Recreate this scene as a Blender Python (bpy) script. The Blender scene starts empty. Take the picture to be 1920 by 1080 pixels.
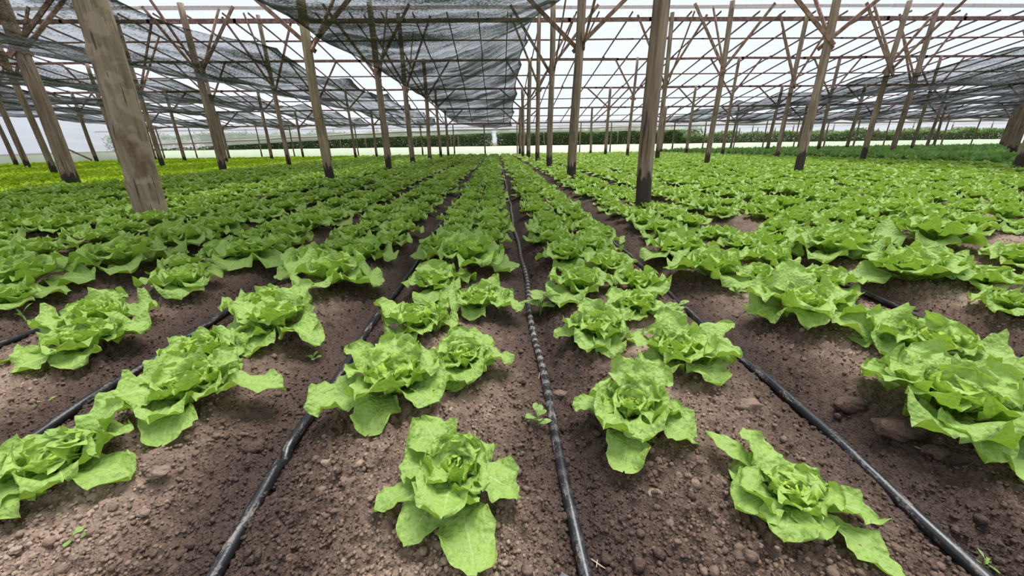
import bpy, math, random
import numpy as np
from mathutils import Matrix, Vector

# ------------------------------------------------------------------ camera, sky, sun, exposure
SC = bpy.context.scene
COL = SC.collection
H = 1.0                       # eye height over the furrows
FPX = 735.0
_d = np.array([-29.0, 279.5, -FPX])
_u = 26.0
_v = (FPX * FPX + _d[0] * _u) / _d[1]
YC = _d / np.linalg.norm(_d)
ZC = -np.array([_u, -_v, -FPX]); ZC = ZC / np.linalg.norm(ZC)
XC = np.cross(YC, ZC)
cam_d = bpy.data.cameras.new('camera'); cam = bpy.data.objects.new('camera', cam_d); COL.objects.link(cam)
cam_d.sensor_width = 36; cam_d.lens = FPX * 36 / 1920; cam_d.clip_start = 0.02; cam_d.clip_end = 500
M = Matrix(((XC[0], XC[1], XC[2], 0), (YC[0], YC[1], YC[2], 0), (ZC[0], ZC[1], ZC[2], H), (0, 0, 0, 1)))
cam.matrix_world = M
SC.camera = cam

world = bpy.data.worlds.new('sky'); SC.world = world; world.use_nodes = True
bg = world.node_tree.nodes['Background']
bg.inputs['Color'].default_value = (0.84, 0.91, 1.0, 1); bg.inputs['Strength'].default_value = 0.84
sun_d = bpy.data.lights.new('sun', 'SUN'); sun = bpy.data.objects.new('sun', sun_d); COL.objects.link(sun)
sun_d.energy = 4.9; sun_d.angle = math.radians(34); sun_d.color = (1.0, 0.97, 0.92)
sun.rotation_euler = (math.radians(-14), math.radians(10), 0)
SC.view_settings.view_transform = 'Standard'; SC.view_settings.look = 'None'
SC.view_settings.gamma = 1; SC.view_settings.use_curve_mapping = False
SC.view_settings.exposure = 0.2
SC.cycles.use_denoising = True
SC.cycles.max_bounces = 7; SC.cycles.transparent_max_bounces = 14
SC.cycles.diffuse_bounces = 4; SC.cycles.glossy_bounces = 2; SC.cycles.transmission_bounces = 4
SC.cycles.sample_clamp_indirect = 6

rnd = random.Random(7)
R = np.random.default_rng(7)

def to_px(p):                                  # world points (n,3) -> pixels, depth
    p = np.asarray(p, float)
    c = p[:, 0:1] * XC + p[:, 1:2] * YC + (p[:, 2:3] - H) * ZC
    z = -c[:, 2]
    zz = np.where(z > 1e-3, z, 1e-3)
    return 960 + FPX * c[:, 0] / zz, 540 - FPX * c[:, 1] / zz, z
def ground_pt(px, py, h=0.0):                  # pixel -> the world point at height h
    c = np.array([px - 960.0, 540.0 - py, -FPX])
    w = np.array([c @ XC, c @ YC, c @ ZC])
    t = (h - H) / w[2]
    return w[0] * t, w[1] * t

# ------------------------------------------------------------------ names and labels
_ones = 'zeroth first second third fourth fifth sixth seventh eighth ninth tenth eleventh twelfth thirteenth fourteenth fifteenth sixteenth seventeenth eighteenth nineteenth twentieth'.split()
_tens = {2: ('twenty', 'twentieth'), 3: ('thirty', 'thirtieth'), 4: ('forty', 'fortieth'), 5: ('fifty', 'fiftieth'), 6: ('sixty', 'sixtieth'), 7: ('seventy', 'seventieth')}
def ordinal(n):
    if n <= 20: return _ones[n]
    t, r = divmod(n, 10)
    return _tens[t][1] if r == 0 else _tens[t][0] + '-' + _ones[r]
def tag(o, label=None, cat=None, group=None, kind=None):
    if label: o['label'] = label
    if cat: o['category'] = cat
    if group: o['group'] = group
    if kind: o['kind'] = kind
    return o
def empty(name, loc, rz=0.0):
    o = bpy.data.objects.new(name, None); COL.objects.link(o)
    o.location = loc; o.rotation_euler = (0, 0, rz); o.empty_display_size = 0.1
    return o
def make(name, mesh, parent=None, loc=None):
    o = bpy.data.objects.new(name, mesh); COL.objects.link(o)
    if parent is not None: o.parent = parent
    if loc is not None: o.location = loc
    return o

# ------------------------------------------------------------------ mesh helpers
def np_mesh(name, V, F, mat, smooth=True, attrs=None):
    me = bpy.data.meshes.new(name)
    V = np.asarray(V, np.float32); F = np.asarray(F, np.int32)
    k = F.shape[1]
    me.vertices.add(len(V)); me.vertices.foreach_set('co', V.ravel())
    me.loops.add(F.size); me.loops.foreach_set('vertex_index', F.ravel())
    me.polygons.add(len(F)); me.polygons.foreach_set('loop_start', np.arange(0, F.size, k, dtype=np.int32))
    me.polygons.foreach_set('use_smooth', np.full(len(F), smooth))
    if attrs:
        for an, (ty, arr) in attrs.items():
            a = me.attributes.new(an, ty, 'POINT')
            a.data.foreach_set('vector' if ty in ('FLOAT_VECTOR', 'FLOAT2') else 'value', np.asarray(arr, np.float32).ravel())
    me.materials.append(mat)
    me.update(calc_edges=True)
    me.validate()
    return me
def grid_faces(nu, nv):                        # (nu+1)*(nv+1) points, v slow
    i = np.arange(nv)[:, None] * (nu + 1) + np.arange(nu)[None, :]
    i = i.ravel()
    return np.stack([i, i + 1, i + nu + 2, i + nu + 1], 1)

class MB:
    def __init__(s): s.v = []; s.f = []; s.n = 0
    def add(s, v, f):
        v = np.asarray(v, float); s.v.append(v)
        s.f += [tuple(i + s.n for i in q) for q in f]; s.n += len(v)
    def beam(s, a, b, w, h, jit=0.0, segs=1, side=None):     # plank from a to b, w sideways, h upwards, chamfered corners
        a = Vector(a); b = Vector(b); d = (b - a).normalized()
        sd = Vector(side) if side else d.cross(Vector((0, 0, 1)))
        if sd.length < 1e-3: sd = Vector((1, 0, 0))
        sd = (sd - d * sd.dot(d)).normalized(); up = sd.cross(d).normalized()
        c = min(w, h) * 0.12
        ring = [(-w/2+c, -h/2), (w/2-c, -h/2), (w/2, -h/2+c), (w/2, h/2-c), (w/2-c, h/2), (-w/2+c, h/2), (-w/2, h/2-c), (-w/2, -h/2+c)]
        vs = []
        for k in range(segs + 1):
            t = k / segs; p = a.lerp(b, t)
            jx = rnd.uniform(-jit, jit) if 0 < k < segs else 0; jz = rnd.uniform(-jit, jit) if 0 < k < segs else 0
            for x, y in ring: vs.append(p + sd * (x + jx) + up * (y + jz))
        f = []
        for k in range(segs):
            for i in range(8):
                j = (i + 1) % 8
                f.append((k*8+i, k*8+j, k*8+8+j, k*8+8+i))
        f.append(tuple(reversed(range(8)))); f.append(tuple(range(segs*8, segs*8+8)))
        s.add([tuple(v) for v in vs], f)
    def tube(s, pts, rad, n=10, cap=True, bump=0.0):
        pts = [Vector(p) for p in pts]; m = len(pts)
        rs = rad if hasattr(rad, '__len__') else [rad] * m
        vs = []
        ref = None
        for k, p in enumerate(pts):
            d = (pts[min(k+1, m-1)] - pts[max(k-1, 0)]).normalized()
            if ref is None:
                ref = Vector((1, 0, 0)) if abs(d.x) < 0.9 else Vector((0, 1, 0))
            ref = (ref - d * ref.dot(d)).normalized(); q = d.cross(ref)
            for i in range(n):
                a = 2 * math.pi * i / n
                r = rs[k] * (1 + (rnd.uniform(-bump, bump) if bump else 0))
                vs.append(tuple(p + (ref * math.cos(a) + q * math.sin(a)) * r))
        f = []
        for k in range(m - 1):
            for i in range(n):
                j = (i + 1) % n
                f.append((k*n+i, k*n+j, k*n+n+j, k*n+n+i))
        if cap:
            f.append(tuple(reversed(range(n)))); f.append(tuple(range((m-1)*n, m*n)))
        s.add(vs, f)
    def mesh(s, name, mat, smooth=False):
        me = bpy.data.meshes.new(name)
        me.from_pydata([tuple(v) for v in np.concatenate(s.v)], [], s.f)
        me.polygons.foreach_set('use_smooth', [smooth] * len(me.polygons))
        me.materials.append(mat); me.update(); return me
    def build(s, name, mat, parent=None, smooth=False):
        return make(name, s.mesh(name, mat, smooth), parent)

# ------------------------------------------------------------------ noise
def _hash(i, j, s):
    n = (i.astype(np.int64) * 374761393 + j.astype(np.int64) * 668265263 + s * 1442695041) & 0x7fffffff
    n = (n ^ (n >> 13)) * 1274126177 & 0x7fffffff
    return ((n ^ (n >> 16)) & 0xffff) / 65535.0
def vnoise(x, y, s=0):
    i = np.floor(x); j = np.floor(y); fx = x - i; fy = y - j
    fx = fx*fx*(3-2*fx); fy = fy*fy*(3-2*fy)
    a = _hash(i, j, s); b = _hash(i+1, j, s); c = _hash(i, j+1, s); d = _hash(i+1, j+1, s)
    return (a*(1-fx)+b*fx)*(1-fy) + (c*(1-fx)+d*fx)*fy
def fbm(x, y, s=0, o=4):
    t = 0; a = 0.5
    for k in range(o):
        t = t + a * vnoise(x * 2**k + 17*k, y * 2**k - 9*k, s + k); a *= 0.5
    return t
def domes(x, y, s=0):                          # rounded crumbs: cellular noise with a random height per cell
    i = np.floor(x); j = np.floor(y); best = np.zeros_like(x)
    for di in (-1, 0, 1):
        for dj in (-1, 0, 1):
            ci = i + di; cj = j + dj
            cx = ci + _hash(ci, cj, s); cy = cj + _hash(ci, cj, s + 5); r = 0.25 + 0.55 * _hash(ci, cj, s + 9)
            d2 = ((x-cx)**2 + (y-cy)**2) / (r*r)
            best = np.maximum(best, np.sqrt(np.clip(1 - d2, 0, 1)) * r)
    return best

# ------------------------------------------------------------------ materials
class NT:
    def __init__(s, name):
        s.m = bpy.data.materials.new(name); s.m.use_nodes = True; s.t = s.m.node_tree; s.t.nodes.clear()
        s.out = s.n('ShaderNodeOutputMaterial')
    def n(s, ty, **kw):
        o = s.t.nodes.new(ty)
        for k, v in kw.items():
            if k.startswith('_'): setattr(o, k[1:], v)
            else: s.set(o, k, v)
        return o
    def set(s, o, k, v):
        inp = o.inputs[int(k[1:])] if k[0] == 'i' and k[1:].isdigit() else o.inputs[k.replace('_', ' ')]
        if hasattr(v, 'is_output') or hasattr(v, 'links'): s.t.links.new(v, inp)
        else: inp.default_value = v
    def math(s, op, a, b=0.0, c=None):
        kw = dict(i0=a, i1=b)
        if c is not None: kw['i2'] = c
        return s.n('ShaderNodeMath', _operation=op, **kw).outputs[0]
    def mix(s, f, a, b):
        o = s.t.nodes.new('ShaderNodeMix'); o.data_type = 'RGBA'
        for i, v in ((0, f), (6, a), (7, b)):
            if hasattr(v, 'links'): s.t.links.new(v, o.inputs[i])
            else: o.inputs[i].default_value = v if i == 0 else (*v, 1)
        return o.outputs[2]
    def ramp(s, f, stops):
        o = s.n('ShaderNodeValToRGB', Fac=f); e = o.color_ramp.elements
        while len(e) < len(stops): e.new(0.5)
        for k, (p, c) in enumerate(stops):
            e[k].position = p; e[k].color = (*c, 1) if hasattr(c, '__len__') else (c, c, c, 1)
        return o.outputs[0]
    def noise(s, vec, scale, detail=4, rough=0.55):
        return s.n('ShaderNodeTexNoise', Vector=vec, Scale=scale, Detail=detail, Roughness=rough).outputs[0]
    def coords(s): return s.n('ShaderNodeTexCoord').outputs['Object']
    def pos(s): return s.n('ShaderNodeNewGeometry').outputs['Position']
    def scale(s, vec, sx, sy, sz): return s.n('ShaderNodeMapping', Vector=vec, Scale=(sx, sy, sz)).outputs[0]
    def attr(s, name, out='Fac'): return s.n('ShaderNodeAttribute', _attribute_name=name).outputs[out]
    def bump(s, h, st, dist): return s.n('ShaderNodeBump', Height=h, Strength=st, Distance=dist).outputs[0]
    def bsdf(s, **kw): return s.n('ShaderNodeBsdfPrincipled', **kw)
    def end(s, sh): s.t.links.new(sh, s.out.inputs[0]); return s.m

def mat_wood(name, c1, c2, c3, tar=False, bark=False):
    t = NT(name); co = t.coords(); inf = t.n('ShaderNodeObjectInfo').outputs['Random']
    off = t.n('ShaderNodeVectorMath', _operation='ADD', i0=co, i1=t.n('ShaderNodeCombineXYZ', X=t.math('MULTIPLY', inf, 31.0), Y=t.math('MULTIPLY', inf, 17.0)).outputs[0]).outputs[0]
    g = t.noise(t.scale(off, 22, 22, 1.6), 1.0, 6, 0.65) if (tar or bark) else t.noise(t.scale(off, 9, 9, 9), 1.0, 6, 0.6)
    base = t.ramp(g, [(0.3, c1), (0.5, c2), (0.68, c3)])
    pn = t.noise(off, 4.5 if bark else 2.2, 3, 0.5)
    pf = t.ramp(pn, [(0.5, 0.0), (0.56, 1.0)]) if bark else t.ramp(pn, [(0.4, 0.0), (0.7, 1.0)])
    base = t.mix(t.math('MULTIPLY', pf, 0.65 if bark else 0.5), base, (c3[0]*1.15, c3[1]*1.12, c3[2]*1.08) if bark else c1)
    cr = t.noise(t.scale(off, 40, 40, 2.2), 1.0, 3, 0.5)
    crack = t.ramp(cr, [(0.34, 1.0), (0.38, 0.0)])
    base = t.mix(t.math('MULTIPLY', crack, 0.75), base, (0.02, 0.014, 0.01))
    if bark:
        r_ = t.noise(t.scale(off, 3.5, 3.5, 2.4), 1.0, 4, 0.6)
        base = t.mix(t.math('MULTIPLY', t.ramp(r_, [(0.56, 0.0), (0.66, 1.0)]), 0.6), base, (0.16, 0.075, 0.035))
    if tar:
        sep = t.n('ShaderNodeSeparateXYZ', Vector=co)
        n2 = t.noise(t.scale(off, 14, 14, 2.5), 1.0, 4, 0.6)
        z = t.math('ADD', sep.outputs[2], t.math('MULTIPLY', t.math('SUBTRACT', n2, 0.5), 0.7))
        z = t.math('ADD', z, t.math('MULTIPLY', t.math('SUBTRACT', inf, 0.5), 0.25))
        f = t.ramp(t.math('MULTIPLY', z, 1.0), [(0.42, 1.0), (0.47, 0.0)])
        base = t.mix(f, base, t.mix(g, (0.018, 0.013, 0.011), (0.07, 0.045, 0.035)))
    b = t.bsdf(Base_Color=base, Roughness=0.82, Normal=t.bump(g, 0.5, 0.02))
    return t.end(b.outputs[0])

M_POST = mat_wood('weathered_post', (0.14, 0.092, 0.058), (0.29, 0.21, 0.145), (0.43, 0.345, 0.25), tar=True)
M_POSTPALE = mat_wood('pale_post', (0.22, 0.15, 0.08), (0.40, 0.30, 0.18), (0.52, 0.42, 0.28), tar=True)
M_BARK = mat_wood('barked_trunk', (0.19, 0.135, 0.08), (0.30, 0.235, 0.155), (0.42, 0.345, 0.245), bark=True)
M_PURLIN = mat_wood('purlin_wood', (0.10, 0.045, 0.035), (0.24, 0.12, 0.095), (0.36, 0.25, 0.21))
M_RAFTER = mat_wood('rafter_wood', (0.085, 0.045, 0.04), (0.17, 0.10, 0.085), (0.30, 0.21, 0.18))
M_BRACE = mat_wood('brace_wood', (0.12, 0.06, 0.035), (0.26, 0.15, 0.10), (0.42, 0.30, 0.21))

def mat_leaf(name, outer, inner, dark, vein, transl=0.3):
    t = NT(name)
    uv = t.attr('leafuv', 'Vector'); sep = t.n('ShaderNodeSeparateXYZ', Vector=uv)
    u = sep.outputs[0]; v = sep.outputs[1]
    age = t.attr('age'); tint = t.attr('tint')
    au = t.math('ABSOLUTE', u)
    P = t.pos()
    n1 = t.noise(P, 30, 3, 0.6)
    n2 = t.noise(P, 75, 2, 0.5)
    base = t.mix(age, outer, inner)
    base = t.mix(t.math('MULTIPLY', t.ramp(n1, [(0.4, 1.0), (0.65, 0.0)]), 0.35), base, dark)
    base = t.mix(t.math('MULTIPLY', tint, 0.45), base, dark)
    # pale midrib, fading towards the tip, and side veins
    wv = t.math('MULTIPLY', t.math('SUBTRACT', 1.15, v), 0.085)
    mid = t.math('SMOOTH_MIN', 1.0, t.math('MAXIMUM', 0.0, t.math('SUBTRACT', 1.0, t.math('DIVIDE', au, wv))), 0.01)
    ph = t.math('ADD', t.math('MULTIPLY', t.math('SUBTRACT', v, t.math('MULTIPLY', au, 0.28)), 44.0), t.math('MULTIPLY', n1, 5.0))
    sv = t.math('POWER', t.math('ABSOLUTE', t.math('SINE', t.math('MULTIPLY', ph, 0.5))), 0.5)
    side = t.math('SUBTRACT', 1.0, t.ramp(sv, [(0.12, 0.0), (0.42, 1.0)]))
    side = t.math('MULTIPLY', side, 0.30)
    vf = t.math('MINIMUM', 1.0, t.math('ADD', t.math('MULTIPLY', mid, 0.7), side))
    base = t.mix(vf, base, vein)
    quilt = t.n('ShaderNodeTexVoronoi', Vector=P, Scale=75.0, _feature='SMOOTH_F1').outputs['Distance']
    hgt = t.math('ADD', t.math('MULTIPLY', t.math('SUBTRACT', 1.0, quilt), 0.7), t.math('SUBTRACT', t.math('MULTIPLY', n2, 0.6), t.math('MULTIPLY', vf, -0.10)))
    nb = t.bump(hgt, 1.0, 0.009)
    back = t.n('ShaderNodeNewGeometry').outputs['Backfacing']
    base2 = t.mix(t.math('MULTIPLY', back, 0.35), base, (vein[0]*0.8, vein[1]*0.85, vein[2]*0.8))
    b = t.bsdf(Base_Color=base2, Roughness=0.46, Normal=nb)
    b.inputs['Specular IOR Level'].default_value = 0.28
    tr = t.n('ShaderNodeBsdfTranslucent', Color=t.mix(0.35, base, (0.42, 0.62, 0.03)), Normal=nb)
    mx = t.n('ShaderNodeMixShader', i0=transl, i1=b.outputs[0], i2=tr.outputs[0])
    return t.end(mx.outputs[0])
M_LETT = mat_leaf('lettuce_leaf', (0.31, 0.485, 0.065), (0.58, 0.74, 0.11), (0.135, 0.285, 0.025), (0.60, 0.74, 0.29))
M_YELLOW = mat_leaf('yellow_lettuce_leaf', (0.50, 0.72, 0.012), (0.62, 0.78, 0.02), (0.30, 0.52, 0.008), (0.6, 0.74, 0.08))
M_CROP = mat_leaf('dark_crop_leaf', (0.25, 0.47, 0.13), (0.32, 0.54, 0.16), (0.13, 0.29, 0.075), (0.36, 0.54, 0.22))
M_HEDGE = mat_leaf('hedge_leaf', (0.17, 0.27, 0.10), (0.26, 0.38, 0.15), (0.07, 0.13, 0.045), (0.26, 0.37, 0.17), 0.2)
M_WEED = mat_leaf('weed_leaf', (0.22, 0.42, 0.08), (0.40, 0.55, 0.12), (0.12, 0.28, 0.05), (0.5, 0.6, 0.25))

def mat_soil(name, clod=False):
    t = NT(name); P = t.coords() if not clod else t.pos(); dry = t.attr('dry')
    n1 = t.noise(P, 2.2, 5, 0.6); n2 = t.noise(P, 26, 4, 0.6); n3 = t.noise(P, 160, 3, 0.6)
    f = t.math('ADD', dry, t.math('MULTIPLY', t.math('SUBTRACT', n1, 0.5), 1.2))
    f = t.math('ADD', f, t.math('MULTIPLY', t.math('SUBTRACT', n2, 0.5), 0.6))
    base = t.ramp(f, [(0.0, (0.036, 0.0215, 0.016)), (0.38, (0.080, 0.050, 0.036)), (0.75, (0.22, 0.15, 0.108)), (1.0, (0.40, 0.295, 0.22))])
    sp = t.ramp(n3, [(0.3, 0.0), (0.7, 1.0)])
    base = t.mix(t.math('MULTIPLY', sp, 0.22), base, (0.30, 0.22, 0.18))
    vor = t.n('ShaderNodeTexVoronoi', Vector=P, Scale=110.0).outputs['Distance']
    vor2 = t.n('ShaderNodeTexVoronoi', Vector=P, Scale=260.0).outputs['Distance']
    hh = t.math('ADD', t.math('SUBTRACT', 1.0, vor), t.math('MULTIPLY', t.math('SUBTRACT', 1.0, vor2), 0.5))
    hh = t.math('ADD', hh, t.math('MULTIPLY', n3, 0.6))
    b = t.bsdf(Base_Color=base, Roughness=0.93, Normal=t.bump(hh, 0.8 if not clod else 0.5, 0.006))
    b.inputs['Specular IOR Level'].default_value = 0.2
    return t.end(b.outputs[0])
M_SOIL = mat_soil('soil'); M_CLOD = mat_soil('clod', True)

def mat_hose(name, marks):
    t = NT(name); P = t.coords(); sep = t.n('ShaderNodeSeparateXYZ', Vector=P)
    n1 = t.noise(t.scale(P, 60, 9, 60), 1.0, 4, 0.6); n2 = t.noise(P, 140, 3, 0.6)
    f = t.ramp(t.math('ADD', n1, t.math('MULTIPLY', t.math('SUBTRACT', n2, 0.5), 0.5)), [(0.56, 0.0), (0.74, 1.0)])
    base = t.mix(t.math('MULTIPLY', f, 0.75), (0.016, 0.016, 0.018), (0.30, 0.25, 0.22))
    if marks:                                   # pale scuffed bands round the middle hose
        w = t.math('SINE', t.math('ADD', t.math('MULTIPLY', sep.outputs[1], 95.0), t.math('MULTIPLY', n2, 9.0)))
        on = t.math('MULTIPLY', t.ramp(w, [(0.45, 0.0), (0.8, 1.0)]), t.ramp(t.math('MULTIPLY', sep.outputs[1], 0.25), [(0.24, 0.15), (0.40, 1.0)]))
        base = t.mix(t.math('MULTIPLY', on, 0.7), base, (0.40, 0.35, 0.32))
    b = t.bsdf(Base_Color=base, Roughness=t.ramp(f, [(0.0, 0.28), (1.0, 0.75)]), Normal=t.bump(n2, 0.2, 0.002))
    return t.end(b.outputs[0])
M_HOSE = mat_hose('black_hose', False); M_HOSEM = mat_hose('marked_hose', True)

def mat_film(name, col=(0.93, 0.95, 1.0), clear=0.80, dirt=0.10, streak=(1, 12, 1)):
    t = NT(name); P = t.pos()
    n = t.noise(t.scale(P, *streak), 0.35, 4, 0.6)
    tr = t.n('ShaderNodeBsdfTransparent', Color=(col[0], col[1], col[2], 1))
    tl = t.n('ShaderNodeBsdfTranslucent', Color=(0.95, 0.95, 0.95, 1))
    df = t.n('ShaderNodeBsdfDiffuse', Color=(0.85, 0.86, 0.88, 1))
    m1 = t.n('ShaderNodeMixShader', i0=0.35, i1=tl.outputs[0], i2=df.outputs[0])
    f = t.math('ADD', 1 - clear, t.math('MULTIPLY', t.math('SUBTRACT', n, 0.5), dirt * 3))
    m2 = t.n('ShaderNodeMixShader', i0=f, i1=tr.outputs[0], i2=m1.outputs[0])
    return t.end(m2.outputs[0])
M_FILM = mat_film('roof_film'); M_WALLFILM = mat_film('wall_film', (0.97, 0.97, 1.0), 0.55, 0.12, (0.4, 0.4, 8))

def mat_net(name, along, base=0.74):
    t = NT(name); P = t.coords()
    sp = t.noise(t.scale(P, 1, 1, 1), 30, 3, 0.7)
    fold = t.noise(t.scale(P, *along), 1.0, 5, 0.6)
    f = t.math('ADD', base, t.math('MULTIPLY', t.math('SUBTRACT', sp, 0.5), 1.7))
    f = t.math('ADD', f, t.math('MULTIPLY', t.math('SUBTRACT', fold, 0.47), 2.2))
    f = t.math('ADD', f, t.math('MULTIPLY', t.attr('dense'), 1.0))
    f = t.math('MINIMUM', 0.97, t.math('MAXIMUM', 0.38, f))
    tr = t.n('ShaderNodeBsdfTransparent')
    b = t.bsdf(Base_Color=(0.022, 0.022, 0.026, 1), Roughness=0.7)
    mx = t.n('ShaderNodeMixShader', i0=f, i1=tr.outputs[0], i2=b.outputs[0])
    return t.end(mx.outputs[0])
M_NETC = mat_net('shade_net_cross', (0.35, 1.1, 0.5)); M_NETL = mat_net('shade_net_long', (2.6, 0.22, 0.8), 0.64)

def mat_plain(name, col, rough=0.8, var=0.2, sc=6.0):
    t = NT(name); n = t.noise(t.pos(), sc, 4, 0.6)
    base = t.mix(t.math('MULTIPLY', n, var * 2), col, tuple(c * 0.6 for c in col))
    return t.end(t.bsdf(Base_Color=base, Roughness=rough, Normal=t.bump(n, 0.3, 0.01)).outputs[0])
M_KERB = mat_plain('kerb_white', (0.90, 0.94, 0.80), 0.7, 0.1)
M_ROLL = mat_plain('rolled_film', (0.74, 0.66, 0.58), 0.6, 0.15)
M_STRAW = mat_plain('straw', (0.62, 0.50, 0.34))
M_BLUE = mat_plain('blue_frame', (0.03, 0.05, 0.14), 0.5)
M_STEM = mat_plain('green_stem', (0.22, 0.34, 0.09))
M_WIRE = mat_plain('wire', (0.15, 0.14, 0.14), 0.5)
M_DRYLEAF = mat_plain('dry_leaf', (0.66, 0.60, 0.36))

# ------------------------------------------------------------------ the ground
FUR = [-0.72 - 0.93 * k for k in range(60)][::-1] + [0.21, 1.14, 2.34] + [2.34 + 0.93 * k for k in range(1, 60)]
FUR = np.array(FUR)
X_LEFT, X_RIGHT, Y_FAR = -30.5, 50.0, 37.3
def bed_h(x, y):
    i = np.clip(np.searchsorted(FUR, x) - 1, 0, len(FUR) - 2)
    t = (x - FUR[i]) / (FUR[i+1] - FUR[i])
    s = np.clip(1 - np.abs(2*t - 1)**2.2, 0, 1)
    fade = np.clip((y - 0.35) / 0.6, 0.25, 1)
    return 0.105 * s * fade
def ground_h(x, y, fine=True):
    x = np.asarray(x, float); y = np.asarray(y, float)
    h = bed_h(x + 0.05 * (vnoise(x*0 + y*1.7, x*0.6, 3) - 0.5), y)
    h = h + 0.035 * (fbm(x*2.2, y*2.2, 11, 3) - 0.44) - 0.42 * np.clip((y - 9) / 27, 0, 1)**1.2
    if fine:
        near_h = np.ones_like(x)
        for hx in (-2.59, -1.66, -0.715, 0.183, 1.105, 2.335): near_h = np.minimum(near_h, 0.3 + 0.7*np.clip((np.abs(x - hx) - 0.015)/0.05, 0, 1))
        m = near_h * (0.4 + 1.0 * vnoise(x*3.1, y*3.1, 44))
        h = h + m * (0.024 * domes(x*26, y*26, 21) + 0.018 * domes(x*55, y*55, 31) + 0.010 * domes(x*105, y*105, 41))
        h = h + 0.022 * domes(x*9, y*9, 51) * (vnoise(x*2.3, y*2.3, 47) > 0.55)
    return h
def gz(x, y): return float(ground_h(np.array([x]), np.array([y]), False)[0])
def dryness(x, y):
    i = np.clip(np.searchsorted(FUR, x) - 1, 0, len(FUR) - 2)
    t = (x - FUR[i]) / (FUR[i+1] - FUR[i])
    s = np.clip(1 - np.abs(2*t - 1)**2, 0, 1)
    d = -0.10 + 0.82 * s * np.clip(1.35 - y*0.16, 0.15, 1)
    d = d + 0.25 * np.clip((x - 0.8) / 1.5, 0, 1)
    return d + 0.5 * (fbm(x*1.6 + 3, y*1.6, 77, 3) - 0.44)
def ground_mesh():
    # rows get wider apart with distance, like the land's own lumps need
    ys = [0.30]
    while ys[-1] < 6.5: ys.append(ys[-1] + 0.0030 + 0.0048 * ys[-1]**1.35)
    ys = np.array(ys); nx = 1000
    k = np.linspace(-1, 1, nx + 1)
    V = []
    for y in ys:
        V.append(np.stack([0.1 + k * (1.25 + 1.55 * y), np.full(nx + 1, y)], 1))
    V = np.concatenate(V); z = ground_h(V[:, 0], V[:, 1])
    F = grid_faces(nx, len(ys) - 1)
    return np.column_stack([V, z]), F, ys[-1]
V, F, yend = ground_mesh()
floor = make('floor', np_mesh('floor', V, F, M_SOIL, True, {'dry': ('FLOAT', dryness(V[:, 0], V[:, 1]))}))
tag(floor, 'brown crumbly soil in raised beds and furrows between lettuces', kind='structure')
# beyond: the same beds, coarser
xs = np.unique(np.concatenate([np.linspace(FUR[i], FUR[i+1], 7) for i in range(len(FUR)-1)])); xs = xs[(xs > -34) & (xs < 53)]
ys = np.concatenate([np.linspace(yend - 0.02, 42, 120)])
X, Y = np.meshgrid(xs, ys)
X = X.ravel(); Y = Y.ravel()
Z = np.where(Y < Y_FAR + 0.3, ground_h(X, Y, False), 0.02) - 0.004
o = make('floor', np_mesh('floor_far', np.column_stack([X, Y, Z]), grid_faces(len(xs) - 1, len(ys) - 1), M_SOIL, True, {'dry': ('FLOAT', dryness(X, Y))}))
tag(o, 'far soil beds under the dense rows of lettuce', kind='structure')
# the near surroundings outside the frame and the land far behind
for k, (x0, x1, y0, y1, z) in enumerate([(-45, 60, -8, 0.32, -0.01), (-60, 80, 41.9, 120, 0.0)]):
    v = [(x0, y0, z), (x1, y0, z), (x1, y1, z), (x0, y1, z)]
    o = make('ground', np_mesh('ground', v, [(0, 1, 2, 3)], M_SOIL, False, {'dry': ('FLOAT', [0.4] * 4)}))
    tag(o, ('bare ground before the first plants', 'bare ground beyond the far planting')[k], kind='structure')
for k, sgn in enumerate((-1, 1)):
    # side flanks near the camera, outside the fine soil
    pts = [(sgn*1.5, 0.31), (sgn*48, 0.31), (sgn*48, 6.6), (sgn*11.2, 6.6)]
    o = make('ground', np_mesh('ground', [(x, y, -0.012) for x, y in pts], [(0, 1, 2, 3)] if sgn > 0 else [(3, 2, 1, 0)], M_SOIL, False, {'dry': ('FLOAT', [0.4] * 4)}))
    tag(o, ('soil at the near left beside the beds', 'soil at the near right beside the beds')[k], kind='structure')

# crumbs and clods lying loose
def lump(seed, nlat=5, nlon=7):
    r = np.random.default_rng(seed)
    V = [(0, 0, 1)]
    for a in range(1, nlat):
        for b in range(nlon):
            th = math.pi * a / nlat; ph = 2*math.pi*(b + 0.5*(a % 2)) / nlon
            V.append((math.sin(th)*math.cos(ph), math.sin(th)*math.sin(ph), math.cos(th)))
    V.append((0, 0, -1)); V = np.array(V)
    V *= (1 + r.uniform(-0.2, 0.2, (len(V), 1))); V *= np.array([1, r.uniform(0.7, 1), r.uniform(0.55, 0.85)])
    F = []
    for b in range(nlon): F.append((0, 1+b, 1+(b+1) % nlon))
    for a in range(nlat-2):
        for b in range(nlon):
            p = 1+a*nlon+b; q = 1+a*nlon+(b+1) % nlon
            F += [(p, p+nlon, q+nlon), (p, q+nlon, q)]
    e = len(V)-1; s = 1+(nlat-2)*nlon
    for b in range(nlon): F.append((e, s+(b+1) % nlon, s+b))
    return V, np.array(F)
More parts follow.
